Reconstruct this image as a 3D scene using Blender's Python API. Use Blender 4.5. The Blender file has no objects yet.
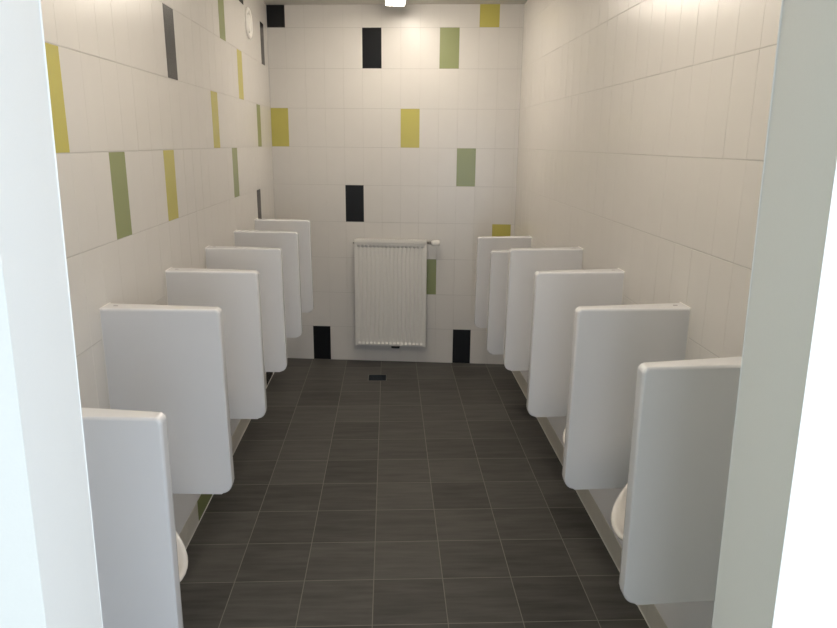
import bpy, bmesh, math, random
from mathutils import Vector, Matrix
random.seed(7)
C = bpy.context.scene.collection
SC = bpy.context.scene

# ------------------------------------------------------------------ sizes (m)
W, L, H = 1.971, 5.629, 2.865          # room width, depth of the back wall at mid room, ceiling
SKEW = -.1087                           # the back wall is not square to the side walls
def yb(x): return L+SKEW*(x-1.0)
AB = math.atan(SKEW)                    # its angle
YF, YN = 0.955, 0.785                  # inner / outer face of the wall with the doorway
DX0, DX1, DH = 0.503, 1.478, 2.12      # doorway
SK = 0.115                             # height of the tile skirting

# ------------------------------------------------------------------ materials
def new_mat(name):
    m = bpy.data.materials.new(name); m.use_nodes = True
    nt = m.node_tree
    return m, nt, nt.nodes['Principled BSDF']

def srgb(r, g, b):
    f = lambda c: (c/255)/12.92 if c/255 <= .04045 else ((c/255+.055)/1.055)**2.4
    return (f(r), f(g), f(b), 1)

def simple(name, col, rough=.4, metal=0, bump=0, bscale=200, vary=0.0, coat=0):
    m, nt, b = new_mat(name)
    b.inputs['Base Color'].default_value = col
    b.inputs['Roughness'].default_value = rough
    b.inputs['Metallic'].default_value = metal
    b.inputs['Coat Weight'].default_value = coat
    tc = nt.nodes.new('ShaderNodeTexCoord')
    n = nt.nodes.new('ShaderNodeTexNoise'); n.inputs['Scale'].default_value = bscale; n.inputs['Detail'].default_value = 3
    nt.links.new(tc.outputs['Object'], n.inputs['Vector'])
    if vary:
        mx = nt.nodes.new('ShaderNodeMix'); mx.data_type = 'RGBA'
        mx.inputs['A'].default_value = col
        mx.inputs['B'].default_value = (col[0]*(1-vary), col[1]*(1-vary), col[2]*(1-vary), 1)
        nt.links.new(n.outputs['Fac'], mx.inputs['Factor'])
        nt.links.new(mx.outputs['Result'], b.inputs['Base Color'])
    if bump:
        bp = nt.nodes.new('ShaderNodeBump'); bp.inputs['Strength'].default_value = bump; bp.inputs['Distance'].default_value = .002
        nt.links.new(n.outputs['Fac'], bp.inputs['Height'])
        nt.links.new(bp.outputs['Normal'], b.inputs['Normal'])
    return m

def emis(name, col, s):
    m, nt, b = new_mat(name)
    b.inputs['Base Color'].default_value = (.8, .8, .8, 1)
    b.inputs['Emission Color'].default_value = col
    b.inputs['Emission Strength'].default_value = s
    return m

M = {}
M['tile_white'] = simple('white wall tile glaze', (.66, .635, .60, 1), .27, bump=.05, bscale=9, vary=.04)
M['tile_yellow'] = simple('yellow wall tile glaze', srgb(186, 177, 92), .27, bump=.05, bscale=9, vary=.05)
M['tile_green'] = simple('green wall tile glaze', srgb(138, 145, 98), .27, bump=.05, bscale=9, vary=.05)
M['tile_black'] = simple('black wall tile glaze', (.010, .011, .013, 1), .27, bump=.05, bscale=9, vary=.1)
for k_ in ('Specular IOR Level',): M['tile_black'].node_tree.nodes['Principled BSDF'].inputs[k_].default_value = .3
M['grout'] = simple('pale grout', (.47, .45, .42, 1), .8, bump=.2, vary=.15)
M['skirt'] = simple('skirting tile glaze', (.62, .595, .54, 1), .5, vary=.08, bscale=30)
M['splash'] = simple('smooth white splash panel', (.86, .86, .88, 1), .6, vary=.03, bscale=6)
M['paint'] = simple('white wall paint', (.74, .74, .72, 1), .55, bump=.06, bscale=300, vary=.03)
M['ceiling'] = simple('ceiling paint', (.62, .60, .55, 1), .8, bump=.08, bscale=250, vary=.04)
M['ceramic'] = simple('white sanitary ceramic', (.73, .73, .745, 1), .17, bump=.015, bscale=18, vary=.02, coat=.2)
M['bowl'] = simple('white urinal ceramic', (.78, .75, .71, 1), .12, bump=.015, bscale=18, vary=.02, coat=.3)
M['radiator'] = simple('white radiator enamel', (.72, .70, .66, 1), .38, vary=.02)
M['plastic'] = simple('white plastic', (.80, .78, .74, 1), .35, vary=.03)
M['valve'] = simple('brushed nickel', (.42, .40, .37, 1), .35, 1, vary=.2, bscale=80)
M['dark'] = simple('dark opening', (.02, .02, .02, 1), .7, vary=.3)
M['grate'] = simple('blackened drain grate', (.004, .013, .024, 1), .6, 0, vary=.4, bscale=60)
M['grate'].node_tree.nodes['Principled BSDF'].inputs['Specular IOR Level'].default_value = .2
M['steel'] = simple('stainless drain rim', (.16, .16, .155, 1), .4, .7, vary=.15, bscale=90)
M['slot'] = simple('grey fixing slot', (.13, .12, .11, 1), .6, vary=.2)
M['duct'] = simple('grey duct mouth', (.35, .33, .30, 1), .6, vary=.2)
M['silicone'] = simple('white silicone joint', (.72, .70, .66, 1), .5, vary=.05)
M['lamp_body'] = simple('white lamp housing', (.8, .8, .78, 1), .4, vary=.02)
M['lamp'] = emis('warm white diffuser', (1.0, .90, .77, 1), 29.0)
M['lobby'] = simple('green bounce paint', (.58, .60, .45, 1), .6, vary=.04)  # for an unseen wall, tinted green so its bounce colours the right reveal
M['outfloor'] = simple('corridor floor', (.30, .32, .27, 1), .6, vary=.2, bscale=12)

def floor_mat():
    m, nt, b = new_mat('dark floor tiles with grey grout')
    N, K = nt.nodes, nt.links
    def math_(op, a, c=None, v=None):
        n = N.new('ShaderNodeMath'); n.operation = op
        for i, s in enumerate((a, c)):
            if s is None: continue
            if isinstance(s, (int, float)): n.inputs[i].default_value = s
            else: K.new(s, n.inputs[i])
        return n.outputs[0]
    tc = N.new('ShaderNodeTexCoord'); sp = N.new('ShaderNodeSeparateXYZ'); K.new(tc.outputs['Object'], sp.inputs[0])
    px, py, ox, oy, g = .2988, .288, .2816, 2.30, .0036
    def cell(c, p, o):
        t = math_('DIVIDE', math_('SUBTRACT', c, o), p)
        fl = math_('FLOOR', t); fr = math_('SUBTRACT', t, fl)
        d = math_('MULTIPLY', math_('MINIMUM', fr, math_('SUBTRACT', 1.0, fr)), p)
        return fl, d
    fx, dx = cell(sp.outputs[0], px, ox); fy, dy = cell(sp.outputs[1], py, oy)
    edge = math_('MINIMUM', dx, dy)
    def ramp_edge(width):
        r = N.new('ShaderNodeMapRange'); r.inputs['From Min'].default_value = width*.35; r.inputs['From Max'].default_value = width*.65
        r.inputs['To Min'].default_value = 1; r.inputs['To Max'].default_value = 0
        K.new(edge, r.inputs['Value']); return r.outputs[0]
    gr = ramp_edge(g)
    cv = N.new('ShaderNodeCombineXYZ'); K.new(fx, cv.inputs[0]); K.new(fy, cv.inputs[1])
    wn = N.new('ShaderNodeTexWhiteNoise'); wn.noise_dimensions = '3D'; K.new(cv.outputs[0], wn.inputs['Vector'])
    # streaks running across the room, shifted per tile
    mp = N.new('ShaderNodeVectorMath'); mp.operation = 'MULTIPLY'; mp.inputs[1].default_value = (3.2, 26, 1)
    K.new(tc.outputs['Object'], mp.inputs[0])
    off = N.new('ShaderNodeVectorMath'); off.operation = 'MULTIPLY_ADD'; off.inputs[1].default_value = (37, 53, 19)
    K.new(wn.outputs['Color'], off.inputs[0]); K.new(mp.outputs[0], off.inputs[2])
    ns = N.new('ShaderNodeTexNoise'); ns.inputs['Scale'].default_value = 1; ns.inputs['Detail'].default_value = 5; ns.inputs['Roughness'].default_value = .6
    K.new(off.outputs[0], ns.inputs['Vector'])
    big = N.new('ShaderNodeTexNoise'); big.inputs['Scale'].default_value = 5; big.inputs['Detail'].default_value = 4
    K.new(tc.outputs['Object'], big.inputs['Vector'])
    fac = math_('ADD', math_('MULTIPLY', ns.outputs['Fac'], .72), math_('ADD', math_('MULTIPLY', wn.outputs['Value'], .20), math_('MULTIPLY', big.outputs['Fac'], .10)))
    cr = N.new('ShaderNodeValToRGB')
    cr.color_ramp.elements[0].position = .30; cr.color_ramp.elements[0].color = (.037, .035, .0315, 1)
    cr.color_ramp.elements[1].position = .76; cr.color_ramp.elements[1].color = (.110, .104, .095, 1)
    K.new(fac, cr.inputs[0])
    mx = N.new('ShaderNodeMix'); mx.data_type = 'RGBA'
    K.new(gr, mx.inputs['Factor']); K.new(cr.outputs['Color'], mx.inputs['A']); mx.inputs['B'].default_value = (.19, .18, .155, 1)
    K.new(mx.outputs['Result'], b.inputs['Base Color'])
    rr = N.new('ShaderNodeMapRange'); rr.inputs['To Min'].default_value = .46; rr.inputs['To Max'].default_value = .62
    K.new(ns.outputs['Fac'], rr.inputs['Value']); K.new(rr.outputs[0], b.inputs['Roughness'])
    b.inputs['Specular IOR Level'].default_value = .35
    bp = N.new('ShaderNodeBump'); bp.inputs['Strength'].default_value = .5; bp.inputs['Distance'].default_value = .0015
    K.new(math_('SUBTRACT', math_('MULTIPLY', ns.outputs['Fac'], .1), gr), bp.inputs['Height'])
    K.new(bp.outputs['Normal'], b.inputs['Normal'])
    return m
M['floor'] = floor_mat()

# ------------------------------------------------------------------ helpers
def obj(name, bm, mats, parent=None, smooth=False, wn=False, loc=None):
    me = bpy.data.meshes.new(name)
    bmesh.ops.recalc_face_normals(bm, faces=bm.faces)
    if smooth:
        for f in bm.faces: f.smooth = True
    bm.to_mesh(me); bm.free()
    for m in (mats if isinstance(mats, (list, tuple)) else [mats]): me.materials.append(m)
    o = bpy.data.objects.new(name, me); C.objects.link(o)
    if parent is not None: o.parent = parent
    if loc is not None: o.location = loc
    if wn:
        w = o.modifiers.new('weighted', 'WEIGHTED_NORMAL'); w.keep_sharp = True
    return o

def struct(o):
    o['kind'] = 'structure'; return o

def thing(name, label, cat, loc=(0, 0, 0), rotz=0, group=None):
    o = bpy.data.objects.new(name, None); C.objects.link(o)
    o.empty_display_size = .1
    o.location = loc; o.rotation_euler = (0, 0, rotz)
    o['label'] = label; o['category'] = cat
    if group: o['group'] = group
    return o

def dup(root, loc, label, rotz=None):
    r = root.copy(); C.objects.link(r); r.location = loc; r['label'] = label
    if rotz is not None: r.rotation_euler = (0, 0, rotz)
    for ch in list(root.children):
        c = ch.copy(); C.objects.link(c); c.parent = r
        for g in ch.children:
            d = g.copy(); C.objects.link(d); d.parent = c
    return r

def box(bm, x0, x1, y0, y1, z0, z1, bev=0, seg=2):
    v = [bm.verts.new((x, y, z)) for x in (x0, x1) for y in (y0, y1) for z in (z0, z1)]
    fs = [(0, 1, 3, 2), (4, 6, 7, 5), (0, 4, 5, 1), (2, 3, 7, 6), (0, 2, 6, 4), (1, 5, 7, 3)]
    faces = [bm.faces.new([v[i] for i in f]) for f in fs]
    bmesh.ops.recalc_face_normals(bm, faces=faces)
    if bev:
        ed = list({e for f in faces for e in f.edges})
        bmesh.ops.bevel(bm, geom=ed, offset=bev, segments=seg, profile=.5, affect='EDGES')

def lathe(bm, prof, origin, axis, seg=32, cap=True):
    """prof: (radius, distance along axis)"""
    ax = Vector(axis).normalized()
    u = ax.orthogonal().normalized(); w = ax.cross(u)
    rings = []
    for r, d in prof:
        rings.append([bm.verts.new(Vector(origin) + ax*d + (u*math.cos(2*math.pi*k/seg) + w*math.sin(2*math.pi*k/seg))*r) for k in range(seg)])
    for a, b in zip(rings, rings[1:]):
        for k in range(seg):
            bm.faces.new((a[k], a[(k+1) % seg], b[(k+1) % seg], b[k]))
    if cap:
        bm.faces.new(rings[0][::-1]); bm.faces.new(rings[-1])

def tiled_wall(name, O, U, N, spans_u, spans_z, colour, gu=.0003, gz=.0015, tilt=.0003):
    """tiles laid on a grout bed. O origin at floor, U along the wall, N into the room."""
    bm = bmesh.new(); O, U, N = Vector(O), Vector(U), Vector(N); Z = Vector((0, 0, 1))
    u0, u1, z0, z1 = spans_u[0][0], spans_u[-1][1], spans_z[0][0], spans_z[-1][1]
    def P(u, z, n): return O + U*u + Z*z + N*n
    q = [bm.verts.new(P(u, z, n)) for n in (-.001, -.08) for u, z in ((u0, z0), (u1, z0), (u1, z1), (u0, z1))]
    f = bm.faces.new(q[:4]); f.material_index = 0
    bm.faces.new(q[4:][::-1]).material_index = 0
    for i in range(4):
        j = (i+1) % 4
        bm.faces.new((q[i], q[4+i], q[4+j], q[j])).material_index = 0
    ch = .0009
    for r, (za, zb) in enumerate(spans_z):
        for c, (ua, ub) in enumerate(spans_u):
            mi = colour(r, c)
            a, b, s, t = ua+gu, ub-gu, za+gz, zb-gz
            if b-a < .01: continue
            du, dz = random.uniform(-tilt, tilt), random.uniform(-tilt*.6, tilt*.6)
            lo = [bm.verts.new(P(u, z, -.001)) for u, z in ((a, s), (b, s), (b, t), (a, t))]
            hi = [bm.verts.new(P(u, z, h)) for u, z, h in ((a+ch, s+ch, -du-dz), (b-ch, s+ch, du-dz), (b-ch, t-ch, du+dz), (a+ch, t-ch, -du+dz))]
            bm.faces.new(hi).material_index = mi
            for i in range(4):
                j = (i+1) % 4
                bm.faces.new((lo[i], lo[j], hi[j], hi[i])).material_index = mi
    me = bpy.data.meshes.new(name)
    bm.to_mesh(me); bm.free()
    # face directions: make every face look along +N or outwards consistently
    b2 = bmesh.new(); b2.from_mesh(me); bmesh.ops.recalc_face_normals(b2, faces=b2.faces)
    for f in b2.faces:
        if abs(f.normal.dot(N)) > .9 and (f.calc_center_median()-O).dot(N) > -.05 and f.normal.dot(N) < 0: f.normal_flip()
    b2.to_mesh(me); b2.free()
    for m in ('grout', 'tile_white', 'tile_yellow', 'tile_green', 'tile_black'): me.materials.append(M[m])
    o = bpy.data.objects.new(name, me); C.objects.link(o)
    return struct(o)

WH, YE, GR, BK = 1, 2, 3, 4
rows = [(.3*k, min(.3*(k+1), H)) for k in range(10)]

# ------------------------------------------------------------------ the room
cb = 1/math.cos(AB)
back_cols = [((-.0092+.15*k if k else 0.0)*cb, min(-.0092+.15*(k+1), W)*cb) for k in range(14)]
back_col = {(9, 0): BK, (9, 11): YE, (8, 5): BK, (8, 9): GR, (6, 0): YE, (6, 7): YE, (5, 10): GR, (4, 4): BK,
            (3, 12): YE, (2, 8): GR, (0, 2): BK, (0, 10): BK}
tiled_wall('wall_back', (0, yb(0), 0), (math.cos(AB), math.sin(AB), 0), (math.sin(AB), -math.cos(AB), 0), back_cols, rows, lambda r, c: back_col.get((r, c), WH), gz=.0010)

PZ = .60                                # top of the smooth splash panel under the urinals
side_rows = rows[2:]
pl, ol = .1435, 2.122
def cols(p, o, L):
    k0 = math.ceil((YF-o)/p); e = [YF] + [o+p*k for k in range(k0, 60) if YF+.01 < o+p*k < L-.01] + [L]
    return list(zip(e, e[1:]))
lc = cols(pl, ol, yb(0))
left_col = {(6, -1): YE, (5, 2): GR, (5, 6): YE, (7, 7): BK, (6, 12): YE, (8, 14): GR, (5, 15): GR, (7, 17): YE,
            (4, 20): BK, (6, 21): GR, (8, 23): BK, (9, 18): BK}
def lcol(r, c):
    k = round((lc[c][1]-ol)/pl) - 1 if c < len(lc)-1 else round((lc[c][0]-ol)/pl)
    return left_col.get((r+2, k), WH)
tiled_wall('wall_left', (0, 0, 0), (0, 1, 0), (1, 0, 0), lc, side_rows, lcol)
tiled_wall('wall_right', (W, 0, 0), (0, 1, 0), (-1, 0, 0), cols(.1425, 2.388, yb(W)), side_rows, lambda r, c: WH)

def skirting(name, x, n, patches, L):
    """low tile skirting with a silicone bead along the floor"""
    bm = bmesh.new()
    edges = sorted({YF, L} | {p for a, b, m in patches for p in (a, b)} | {YF+.295*k+.16 for k in range(16) if YF+.295*k+.16 < L and not any(a-.06 < YF+.295*k+.16 < b+.06 for a, b, m in patches)})
    for a, b in zip(edges, edges[1:]):
        mi = 0
        for pa, pb, m in patches:
            if pa-1e-4 <= a and b <= pb+1e-4: mi = m
        before = set(bm.faces)
        box(bm, min(x-n*.02, x+n*.002), max(x-n*.02, x+n*.002), a+.001, b-.001, .004, SK-.002, .001, 1)
        for f in set(bm.faces)-before: f.material_index = mi
    before = set(bm.faces)
    box(bm, min(x-n*.02, x), max(x-n*.02, x), YF, L, 0, SK)
    vs = [bm.verts.new((x+n*d, y, z)) for y in (YF, L) for d, z in ((.0, .0), (.005, .0), (.002, .005), (0, .005))]
    for i in range(4): bm.faces.new((vs[i], vs[(i+1) % 4], vs[4+(i+1) % 4], vs[4+i]))
    for f in set(bm.faces)-before: f.material_index = 3
    return struct(obj(name, bm, [M['skirt'], M['tile_green'], M['tile_black'], M['silicone']]))
skirting('baseboard_left', 0, 1, [(3.07, 3.36, 1), (5.01, 5.30, 2)], yb(0)-.004)
skirting('baseboard_right', W, -1, [], yb(W)-.001)
def splash(name, x, n, y1):
    bm = bmesh.new(); box(bm, min(x-n*.08, x), max(x-n*.08, x), YF, y1, SK, PZ, .0008, 1)
    return struct(obj(name, bm, M['splash']))
splash('trim_1', 0, 1, yb(0)); splash('trim_2', W, -1, yb(W))

bm = bmesh.new(); box(bm, -.1, W+.1, YN-.02, L+.3, -.08, 0)
struct(obj('floor', bm, M['floor']))
bm = bmesh.new(); box(bm, -.1, W+.1, YN, L+.3, H, H+.1)
struct(obj('ceiling', bm, M['ceiling']))

# wall with the doorway: rounded plaster corners
AX0, AX1, AY0 = -1.1, 3.3, -2.6
bm = bmesh.new()
def ring(y, xl0, xl1, xr0, xr1):       # the reveals stand a touch out of plumb
    return [bm.verts.new((x, y, z)) for x, z in ((AX0, 0), (xl0, 0), (xl1, DH), (xr1, DH), (xr0, 0), (AX1, 0), (AX1, H+.1), (AX0, H+.1))]
fv = ring(YN, .477, .512, 1.495, 1.461); bv = ring(YF, .471, .505, 1.503, 1.468)
bm.faces.new(fv); bm.faces.new(bv[::-1])
for i in range(8):
    j = (i+1) % 8; bm.faces.new((fv[i], bv[i], bv[j], fv[j]))
cor = [e for e in bm.edges if all(.4 < v.co.x < 1.6 for v in e.verts) and abs(e.verts[0].co.y-e.verts[1].co.y) < 1e-5]
bmesh.ops.bevel(bm, geom=cor, offset=.0022, segments=3, profile=.5, affect='EDGES')
struct(obj('wall_front', bm, M['paint']))

# unseen lobby, added to shape the daylight; window gap in its right wall
def slab(name, m, *b):
    bm = bmesh.new(); box(bm, *b); return struct(obj(name, bm, m))
slab('floor_unseen', M['outfloor'], AX0-.1, AX1+.1, AY0-.1, YN-.02, -.08, 0)
slab('ceiling_unseen', M['paint'], AX0-.1, AX1+.1, AY0-.1, YN, H, H+.1)
slab('wall_unseen_left', M['lobby'], AX0-.1, AX0, AY0-.1, YN, 0, H)
bm = bmesh.new()
BX0, BX1, BZ0, BZ1 = .1, 2.3, .3, 2.5                          # open gap behind the camera, added to let more daylight in
for b in ((AX0, BX0, 0, H), (BX1, AX1+.1, 0, H), (BX0, BX1, 0, BZ0), (BX0, BX1, BZ1, H)):
    box(bm, b[0], b[1], AY0-.1, AY0, b[2], b[3])
struct(obj('wall_unseen_back', bm, M['paint']))
bm = bmesh.new()
WY0, WY1, WZ0, WZ1 = -2.2, .35, .5, 2.5
for b in ((AY0, WY0, 0, H), (WY1, YN, 0, H), (WY0, WY1, 0, WZ0), (WY0, WY1, WZ1, H)):
    box(bm, AX1, AX1+.1, *b)
struct(obj('wall_unseen_right', bm, M['paint']))

# ------------------------------------------------------------------ urinal dividers
def divider_meshes():
    """local: x out of the wall 0..0.4, flat face towards -y at y=0, z from 0 to .665"""
    D, HH = .394, .675
    pts = []
    def arc(cx, cz, r, a0, a1, n):
        for k in range(n+1):
            a = math.radians(a0+(a1-a0)*k/n); pts.append((cx+r*math.cos(a), cz+r*math.sin(a)))
    pts.append((0, .004)); 
    arc(D-.036, .036, .036, -90, 0, 6)
    arc(D-.004-.018, HH-.003-.018, .018, 0, 90, 4)
    pts.append((0, HH))
    def thick(x): return .088 - (.088-.046)*min(1, x/D)**.8
    bm = bmesh.new()
    f = [bm.verts.new((x, 0, z)) for x, z in pts]
    b = [bm.verts.new((x, thick(x), z)) for x, z in pts]
    ff = bm.faces.new(f); bf = bm.faces.new(b[::-1])
    n = len(pts)
    for i in range(n): bm.faces.new((f[i], b[i], b[(i+1) % n], f[(i+1) % n]))
    ed = [e for e in list(ff.edges)+list(bf.edges) if not all(abs(v.co.x) < 1e-6 for v in e.verts)]
    bmesh.ops.bevel(bm, geom=ed, offset=.009, segments=3, profile=.5, affect='EDGES', clamp_overlap=True)
    for e in bm.edges:                                        # crisp where the panel meets the wall
        if all(abs(v.co.x) < 1e-5 for v in e.verts): e.smooth = False
    return bm, thick, HH

def make_divider(label):
    t = thing('urinal_divider', label, 'divider', group='urinal dividers')
    bm, thick, HH = divider_meshes()
    obj('panel', bm, M['ceramic'], t, smooth=True, wn=True)
    bm = bmesh.new()                                          # countersunk fixing slot near the wall
    box(bm, .030, .046, .040, .046, HH-.004, HH+.0006, .001, 1)
    obj('fixing_slot', bm, M['slot'], t)
    bm = bmesh.new()                                          # silicone joint where the panel meets the tiles
    for y0, y1 in ((-.003, .002), (.086, .091)): box(bm, 0, .004, y0, y1, .0, HH, .0015, 1)
    box(bm, 0, .004, -.003, .091, HH-.004, HH+.0015, .0012, 1)
    obj('sealant_joint', bm, M['silicone'], t)
    return t

LZ, HZ = .515, .628
left_div = [(1.575, LZ, 'white ceramic divider nearest the doorway on the left wall, cut off by the jamb'),
            (2.205, HZ, 'white ceramic divider on the left wall, second from the doorway'),
            (2.88, HZ, 'white ceramic divider on the left wall, third from the doorway'),
            (3.526, HZ, 'white ceramic divider on the left wall, fourth from the doorway'),
            (4.195, HZ, 'white ceramic divider on the left wall, next to last before the back wall'),
            (4.855, HZ, 'white ceramic divider on the left wall, closest to the back wall, under a black tile')]
right_div = [(1.588, HZ, 'white ceramic divider nearest the doorway on the right wall, cut off by the jamb'),
             (2.205, HZ, 'white ceramic divider on the right wall, second from the doorway'),
             (2.875, HZ, 'white ceramic divider on the right wall, third from the doorway'),
             (3.526, HZ, 'white ceramic divider on the right wall, fourth from the doorway'),
             (4.18, LZ, 'white ceramic divider set low on the right wall, a sliver showing behind the fourth'),
             (4.83, LZ, 'white ceramic divider set low on the right wall, last before the back wall')]
def mirrored(root):
    """handed copy of the divider's meshes for the right wall"""
    for ch in root.children:
        me = ch.data.copy(); me.transform(Matrix.Scale(-1, 4, (1, 0, 0))); me.flip_normals(); ch.data = me
d0 = make_divider(left_div[0][2]); d0.location = (-.010, left_div[0][0], left_div[0][1])
for y, z, lab in left_div[1:]: dup(d0, (-.002, y, z), lab)
d0.rotation_euler.y = math.radians(.9)    # the two front panels lean a touch
d1 = make_divider(right_div[0][2]); mirrored(d1); d1.location = (W+.010, right_div[0][0], right_div[0][1]-.007)
for y, z, lab in right_div[1:]: dup(d1, (W+.002, y, z), lab)
d1.rotation_euler.y = math.radians(-.9); d1.scale.z = 1.02

# ------------------------------------------------------------------ urinals
def make_urinal(label):
    """local: x out of the wall, origin on the wall under the bowl; lip tip at x=.32"""
    t = thing('urinal', label, 'urinal', group='urinals')
    n = 40
    cx, cz, A, B, ct, st = .148, .335, .210, .165, math.cos(math.radians(45)), math.sin(math.radians(45))
    def rim(k, s=1.0, d=0.0):
        a = 2*math.pi*k/n
        p = math.copysign(abs(math.cos(a))**.92, math.cos(a))*A*s; q = math.copysign(abs(math.sin(a))**.92, math.sin(a))*B*s
        # along the tilted plane, d = depth below the plane
        return Vector((cx+p*ct-d*st*1.0, q, cz-p*st-d*ct))
    def wall(k, s=1.0):
        a = 2*math.pi*k/n
        return Vector((0, .135*s*math.sin(a), .255-.265*s*math.cos(a)))
    bm = bmesh.new(); loops = []
    # outer skin from the wall to the rim
    for i in range(9):
        v = i/8; e = 1-(1-v)**2.0; lp = []
        for k in range(n):
            a, b = wall(k), rim(k, 1.0, .012)
            p = a.lerp(b, v)
            # the body swells outwards and down before it meets the rim
            y = a.y+(b.y-a.y)*e; z = a.z+(b.z-a.z)*(v**1.35)
            p = Vector((p.x, y, z)); lp.append(bm.verts.new(p))
        loops.append(lp)
    # rounded lip and the inside of the bowl
    for s, d in ((1.012, .006), (1.005, -.001), (.98, -.004), (.945, -.002), (.92, .006), (.905, .02), (.86, .055), (.77, .095), (.62, .13), (.42, .152), (.2, .162), (.05, .164)):
        lp = []
        for k in range(n):
            p = rim(k, s, max(d, 0) if d > 0 else d)
            if d > .01: p.x = max(p.x, .018+.02*(1-s))
            p.x = max(p.x, .003); lp.append(bm.verts.new(p))
        loops.append(lp)
    for a, b in zip(loops, loops[1:]):
        for k in range(n): bm.faces.new((a[k], a[(k+1) % n], b[(k+1) % n], b[k]))
    bm.faces.new(loops[-1])
    obj('bowl', bm, M['bowl'], t, smooth=True)
    bm = bmesh.new(); lathe(bm, [(.020, 0), (.020, .012), (.014, .018), (.004, .02)], (.045, 0, .42), (.75, 0, -.35), 20)
    obj('flush_nozzle', bm, M['valve'], t, smooth=True)
    bm = bmesh.new(); lathe(bm, [(.028, 0), (.028, .003), (.022, .005), (.003, .006)], (.062, 0, .222), (.7, 0, .7), 20)
    obj('drain_strainer', bm, M['valve'], t, smooth=True)
    return t
UZ = .438
u0 = make_urinal('white urinal between the first and second dividers on the left, its rim peeking out low')
u0.location = (0, 1.93, UZ-.125)
ord_ = ['second and third', 'third and fourth', 'fourth and fifth', 'fifth and last']
for i, y in enumerate((2.585, 3.245, 3.90, 4.565)):
    dup(u0, (0, y, UZ), f'white urinal between the {ord_[i]} dividers on the left wall')
ru = [(1.935, UZ, 'white urinal between the first and second dividers on the right, its oval rim clearly showing'),
      (2.585, UZ, 'white urinal between the second and third dividers on the right, only the lip tip showing'),
      (3.245, UZ, 'white urinal between the third and fourth dividers on the right wall'),
      (3.90, UZ, 'white urinal between the fourth and fifth dividers on the right wall'),
      (4.545, UZ-.115, 'white low urinal between the fifth and last dividers on the right wall')]
for y, z, lab in ru: dup(u0, (W, y, z), lab, math.pi)

# ------------------------------------------------------------------ radiator
RX0, RX1, RZ0, RZ1 = .669, 1.266, .153, 1.069
YFR = L-.085                                                   # front face, relative to the wall at L
rad = thing('radiator', 'white ribbed panel radiator hung on the tiled back wall', 'radiator', ((RX0+RX1)/2, yb((RX0+RX1)/2), 0), AB)
hw = (RX1-RX0)/2
def fluted(yf):
    """steel sheet with 17 pressed channels that end in short deeper dimples"""
    bm = bmesh.new()
    NF = 17; pitch = (2*hw-.040)/NF
    xs = [(-hw+.004, 0, 0)]                                   # x, channel depth share, dimple depth share
    for k in range(NF):
        c = -hw+.020+pitch*(k+.5)
        xs += [(c+t*pitch, g, d) for t, g, d in ((-.31, 0, 0), (-.28, 0, 1), (-.16, 0, 1), (-.09, 1, 1), (.09, 1, 1), (.16, 0, 1), (.28, 0, 1), (.31, 0, 0))]
    xs += [(hw-.004, 0, 0)]
    z0, z1 = RZ0+.010, RZ1-.030
    ch, dm = .0042, .034
    zs = [(z0, 0, 0), (z0+.014, 0, 0), (z0+.016, 0, -.014), (z0+.019, 0, -.014), (z0+.034, 0, 0), (z0+.044, 0, 0), (z0+.054, ch, 0),
          (z1-.050, ch, 0), (z1-.046, 0, 0), (z1-.037, 0, 0), (z1-.036, 0, dm), (z1-.018, 0, dm), (z1-.017, 0, 0), (z1, 0, 0)]
    grid = [[bm.verts.new((x, yf-L+cg*g+dd*d, z)) for x, g, d in xs] for z, cg, dd in zs]
    for j in range(len(zs)-1):
        for i in range(len(xs)-1):
            bm.faces.new((grid[j][i], grid[j][i+1], grid[j+1][i+1], grid[j+1][i]))
    r = bmesh.ops.extrude_face_region(bm, geom=list(bm.faces))
    for v in [g for g in r['geom'] if isinstance(g, bmesh.types.BMVert)]: v.co.y = yf-L+.037
    return bm
obj('front_panel', fluted(YFR), M['radiator'], rad)
bm = bmesh.new(); box(bm, -hw+.004, hw-.004, -.042, -.030, RZ0+.012, RZ1-.02, .003)
obj('rear_panel', bm, M['radiator'], rad)
for s in (-1, 1):
    bm = bmesh.new(); box(bm, min(s*(hw-.004), s*hw), max(s*(hw-.004), s*hw), YFR-L-.002, -.028, RZ0+.004, RZ1, .0018)
    obj('side_cover', bm, M['radiator'], rad)
bm = bmesh.new()
box(bm, -hw+.003, hw-.003, YFR-L-.006, YFR-L+.004, RZ1-.028, RZ1, .002)
box(bm, -hw+.003, hw-.003, -.034, -.028, RZ1-.026, RZ1, .0018)
for k in range(30):
    x = -hw+.012+k*(2*hw-.024)/29; box(bm, x-.004, x+.004, YFR-L, -.03, RZ1-.006, RZ1-.001)
obj('top_grille', bm, M['radiator'], rad)
bm = bmesh.new()
for i in range(24):
    x = -hw+.03+i*(2*hw-.06)/23; box(bm, x-.001, x+.011, YFR-L+.038, -.0435, RZ0+.06, RZ1-.06)
obj('convector_fins', bm, M['radiator'], rad)
for s in (-1, 1):
    bm = bmesh.new(); box(bm, s*.2-.014, s*.2+.014, -.030, 0, RZ0+.05, RZ1-.06, .002)
    obj('wall_bracket', bm, M['radiator'], rad)
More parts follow.
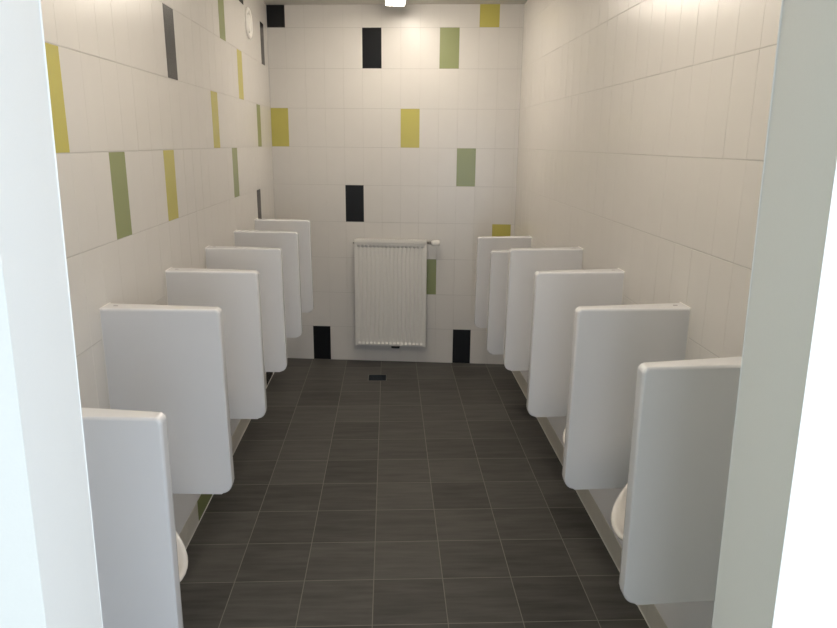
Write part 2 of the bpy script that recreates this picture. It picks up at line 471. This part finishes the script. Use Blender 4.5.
# thermostat at the top right
bm = bmesh.new()
lathe(bm, [(.008, 0), (.008, .012), (.012, .013), (.012, .030), (.009, .031), (.009, .034)], (hw, -.058, RZ1-.025), (1, 0, 0), 18)
vb = obj('valve_body', bm, M['valve'], rad, smooth=True)
bm = bmesh.new()
lathe(bm, [(.013, .034), (.020, .040), (.0245, .052), (.024, .092), (.021, .104), (.014, .108), (.002, .109)], (hw, -.058, RZ1-.025), (1, 0, 0), 24)
for k in range(12):
    a = 2*math.pi*k/12; box(bm, hw+.055, hw+.09, -.058+.024*math.cos(a)-.002, -.058+.024*math.cos(a)+.002, RZ1-.025+.024*math.sin(a)-.002, RZ1-.025+.024*math.sin(a)+.002)
obj('thermostat_head', bm, M['plastic'], vb)
bm = bmesh.new(); lathe(bm, [(.009, 0), (.009, .006), (.006, .007), (.006, .014), (.001, .015)], (-hw, -.058, RZ1-.035), (-1, 0, 0), 16)
obj('bleed_valve', bm, M['valve'], rad, smooth=True)
bm = bmesh.new()
box(bm, .005, .075, -.075, -.045, RZ0-.014, RZ0+.004, .004)
for x in (.015, .065):
    lathe(bm, [(.011, 0), (.011, .03)], (x, -.06, RZ0-.004), (0, 0, 1), 14)
    lathe(bm, [(.009, 0), (.009, .062)], (x, -.06, RZ0-.008), (0, 1, 0), 14)
obj('connection_valve', bm, M['dark'], rad)

# ------------------------------------------------------------------ exhaust valve on the left wall
v = thing('exhaust_vent', 'round white exhaust vent high on the left wall near the back corner', 'vent', (0, 4.965, 2.61))
bm = bmesh.new(); lathe(bm, [(.098, 0), (.100, .004), (.098, .010), (.090, .015), (.078, .013), (.070, .004), (.068, .001)], (0, 0, 0), (1, 0, 0), 48, cap=False)
obj('rim_ring', bm, M['plastic'], v, smooth=True)
bm = bmesh.new(); lathe(bm, [(.030, .001), (.048, .003), (.054, .006), (.055, .009), (.050, .013), (.030, .012), (.002, .011)], (0, 0, 0), (1, 0, 0), 48)
obj('valve_disc', bm, M['plastic'], v, smooth=True)
bm = bmesh.new(); lathe(bm, [(.069, .0002), (.069, .0014)], (0, 0, 0), (1, 0, 0), 40)
obj('duct_opening', bm, M['duct'], v)

# ------------------------------------------------------------------ floor drain
dr = thing('floor_drain', 'small square black floor drain in front of the radiator', 'drain', (.852, 5.204, 0))
bm = bmesh.new(); a, b_ = .076, .069
for q in ((-a, a, -a, -b_), (-a, a, b_, a), (-a, -b_, -b_, b_), (b_, a, -b_, b_)): box(bm, *q, -.004, .0012)
obj('drain_rim', bm, M['steel'], dr)
bm = bmesh.new(); box(bm, -b_, b_, -b_, b_, -.004, .0002)
obj('drain_well', bm, M['dark'], dr)
bm = bmesh.new()
for k in range(9):
    y = -.056+.014*k; box(bm, -b_+.003, b_-.003, y-.004, y+.004, .0002, .0012)
for x in (-.034, 0, .034): box(bm, x-.003, x+.003, -b_+.003, b_-.003, .0002, .0011)
obj('drain_grate', bm, M['grate'], dr)

# ------------------------------------------------------------------ ceiling lamps
def make_lamp(label):
    t = thing('ceiling_lamp', label, 'lamp', group='ceiling lamps')
    bm = bmesh.new(); box(bm, -.072, .072, -.60, .60, -.022, 0, .003)
    for y in (-.60, .592): box(bm, -.070, .070, y, y+.008, -.064, -.020, .002)   # solid end caps, added to stop a hot spot on the back wall
    obj('lamp_housing', bm, M['lamp_body'], t)
    bm = bmesh.new(); box(bm, -.067, .067, -.591, .591, -.062, -.022, .006)
    obj('lamp_diffuser', bm, M['lamp'], t)
    return t
l0 = make_lamp('bright white box lamp on the ceiling near the back wall'); l0.location = (.995, 4.75, H)
dup(l0, (.995, 2.2, H), 'bright white box lamp on the ceiling between the front dividers')

# ------------------------------------------------------------------ added area lights: daylight through the unseen lobby openings
side_fill = bpy.data.lights.new('added_side_daylight', 'AREA'); side_fill.shape = 'RECTANGLE'; side_fill.size = WY1-WY0; side_fill.size_y = WZ1-WZ0  # added area light, brings daylight from the right rear
side_fill.energy = 105; side_fill.color = (.79, .88, 1.0)
so = bpy.data.objects.new('added_side_daylight', side_fill); C.objects.link(so)
so.location = (AX1+.12, (WY0+WY1)/2, (WZ0+WZ1)/2); so.rotation_euler = (math.radians(90), 0, math.radians(90))
s2 = side_fill.copy(); s2.name = 'added_rear_daylight'; s2.size = BX1-BX0; s2.size_y = BZ1-BZ0; s2.energy = 70; s2.color = (.78, .87, 1.0)  # second added light from behind, lifts the near dividers on both sides
so2 = bpy.data.objects.new('added_rear_daylight', s2); C.objects.link(so2)
so2.location = ((BX0+BX1)/2, AY0-.12, (BZ0+BZ1)/2); so2.rotation_euler = (math.radians(90), 0, 0)
w = bpy.data.worlds.new('World'); SC.world = w; w.use_nodes = True
bg = w.node_tree.nodes['Background']; bg.inputs[0].default_value = (.75, .88, 1.0, 1); bg.inputs[1].default_value = .25

# ------------------------------------------------------------------ camera
f_px, pi_, ya, ro = 680.7, .2463, .0445, .0094
fw = Vector((math.sin(ya)*math.cos(pi_), math.cos(ya)*math.cos(pi_), -math.sin(pi_)))
r = Vector((math.cos(ya), -math.sin(ya), 0)); u = r.cross(fw)
r2 = math.cos(ro)*r+math.sin(ro)*u; u2 = -math.sin(ro)*r+math.cos(ro)*u
cd = bpy.data.cameras.new('camera'); cam = bpy.data.objects.new('camera', cd); C.objects.link(cam)
cd.sensor_fit = 'HORIZONTAL'; cd.sensor_width = 36; cd.lens = f_px*36/837; cd.clip_start = .02
mat = Matrix((r2, u2, -fw)).transposed().to_4x4(); mat.translation = Vector((.947, 0, 1.8389))
cam.matrix_world = mat
SC.camera = cam

SC.view_settings.view_transform = 'Standard'; SC.view_settings.look = 'None'
SC.view_settings.gamma = 1; SC.view_settings.use_curve_mapping = False
SC.view_settings.exposure = 0
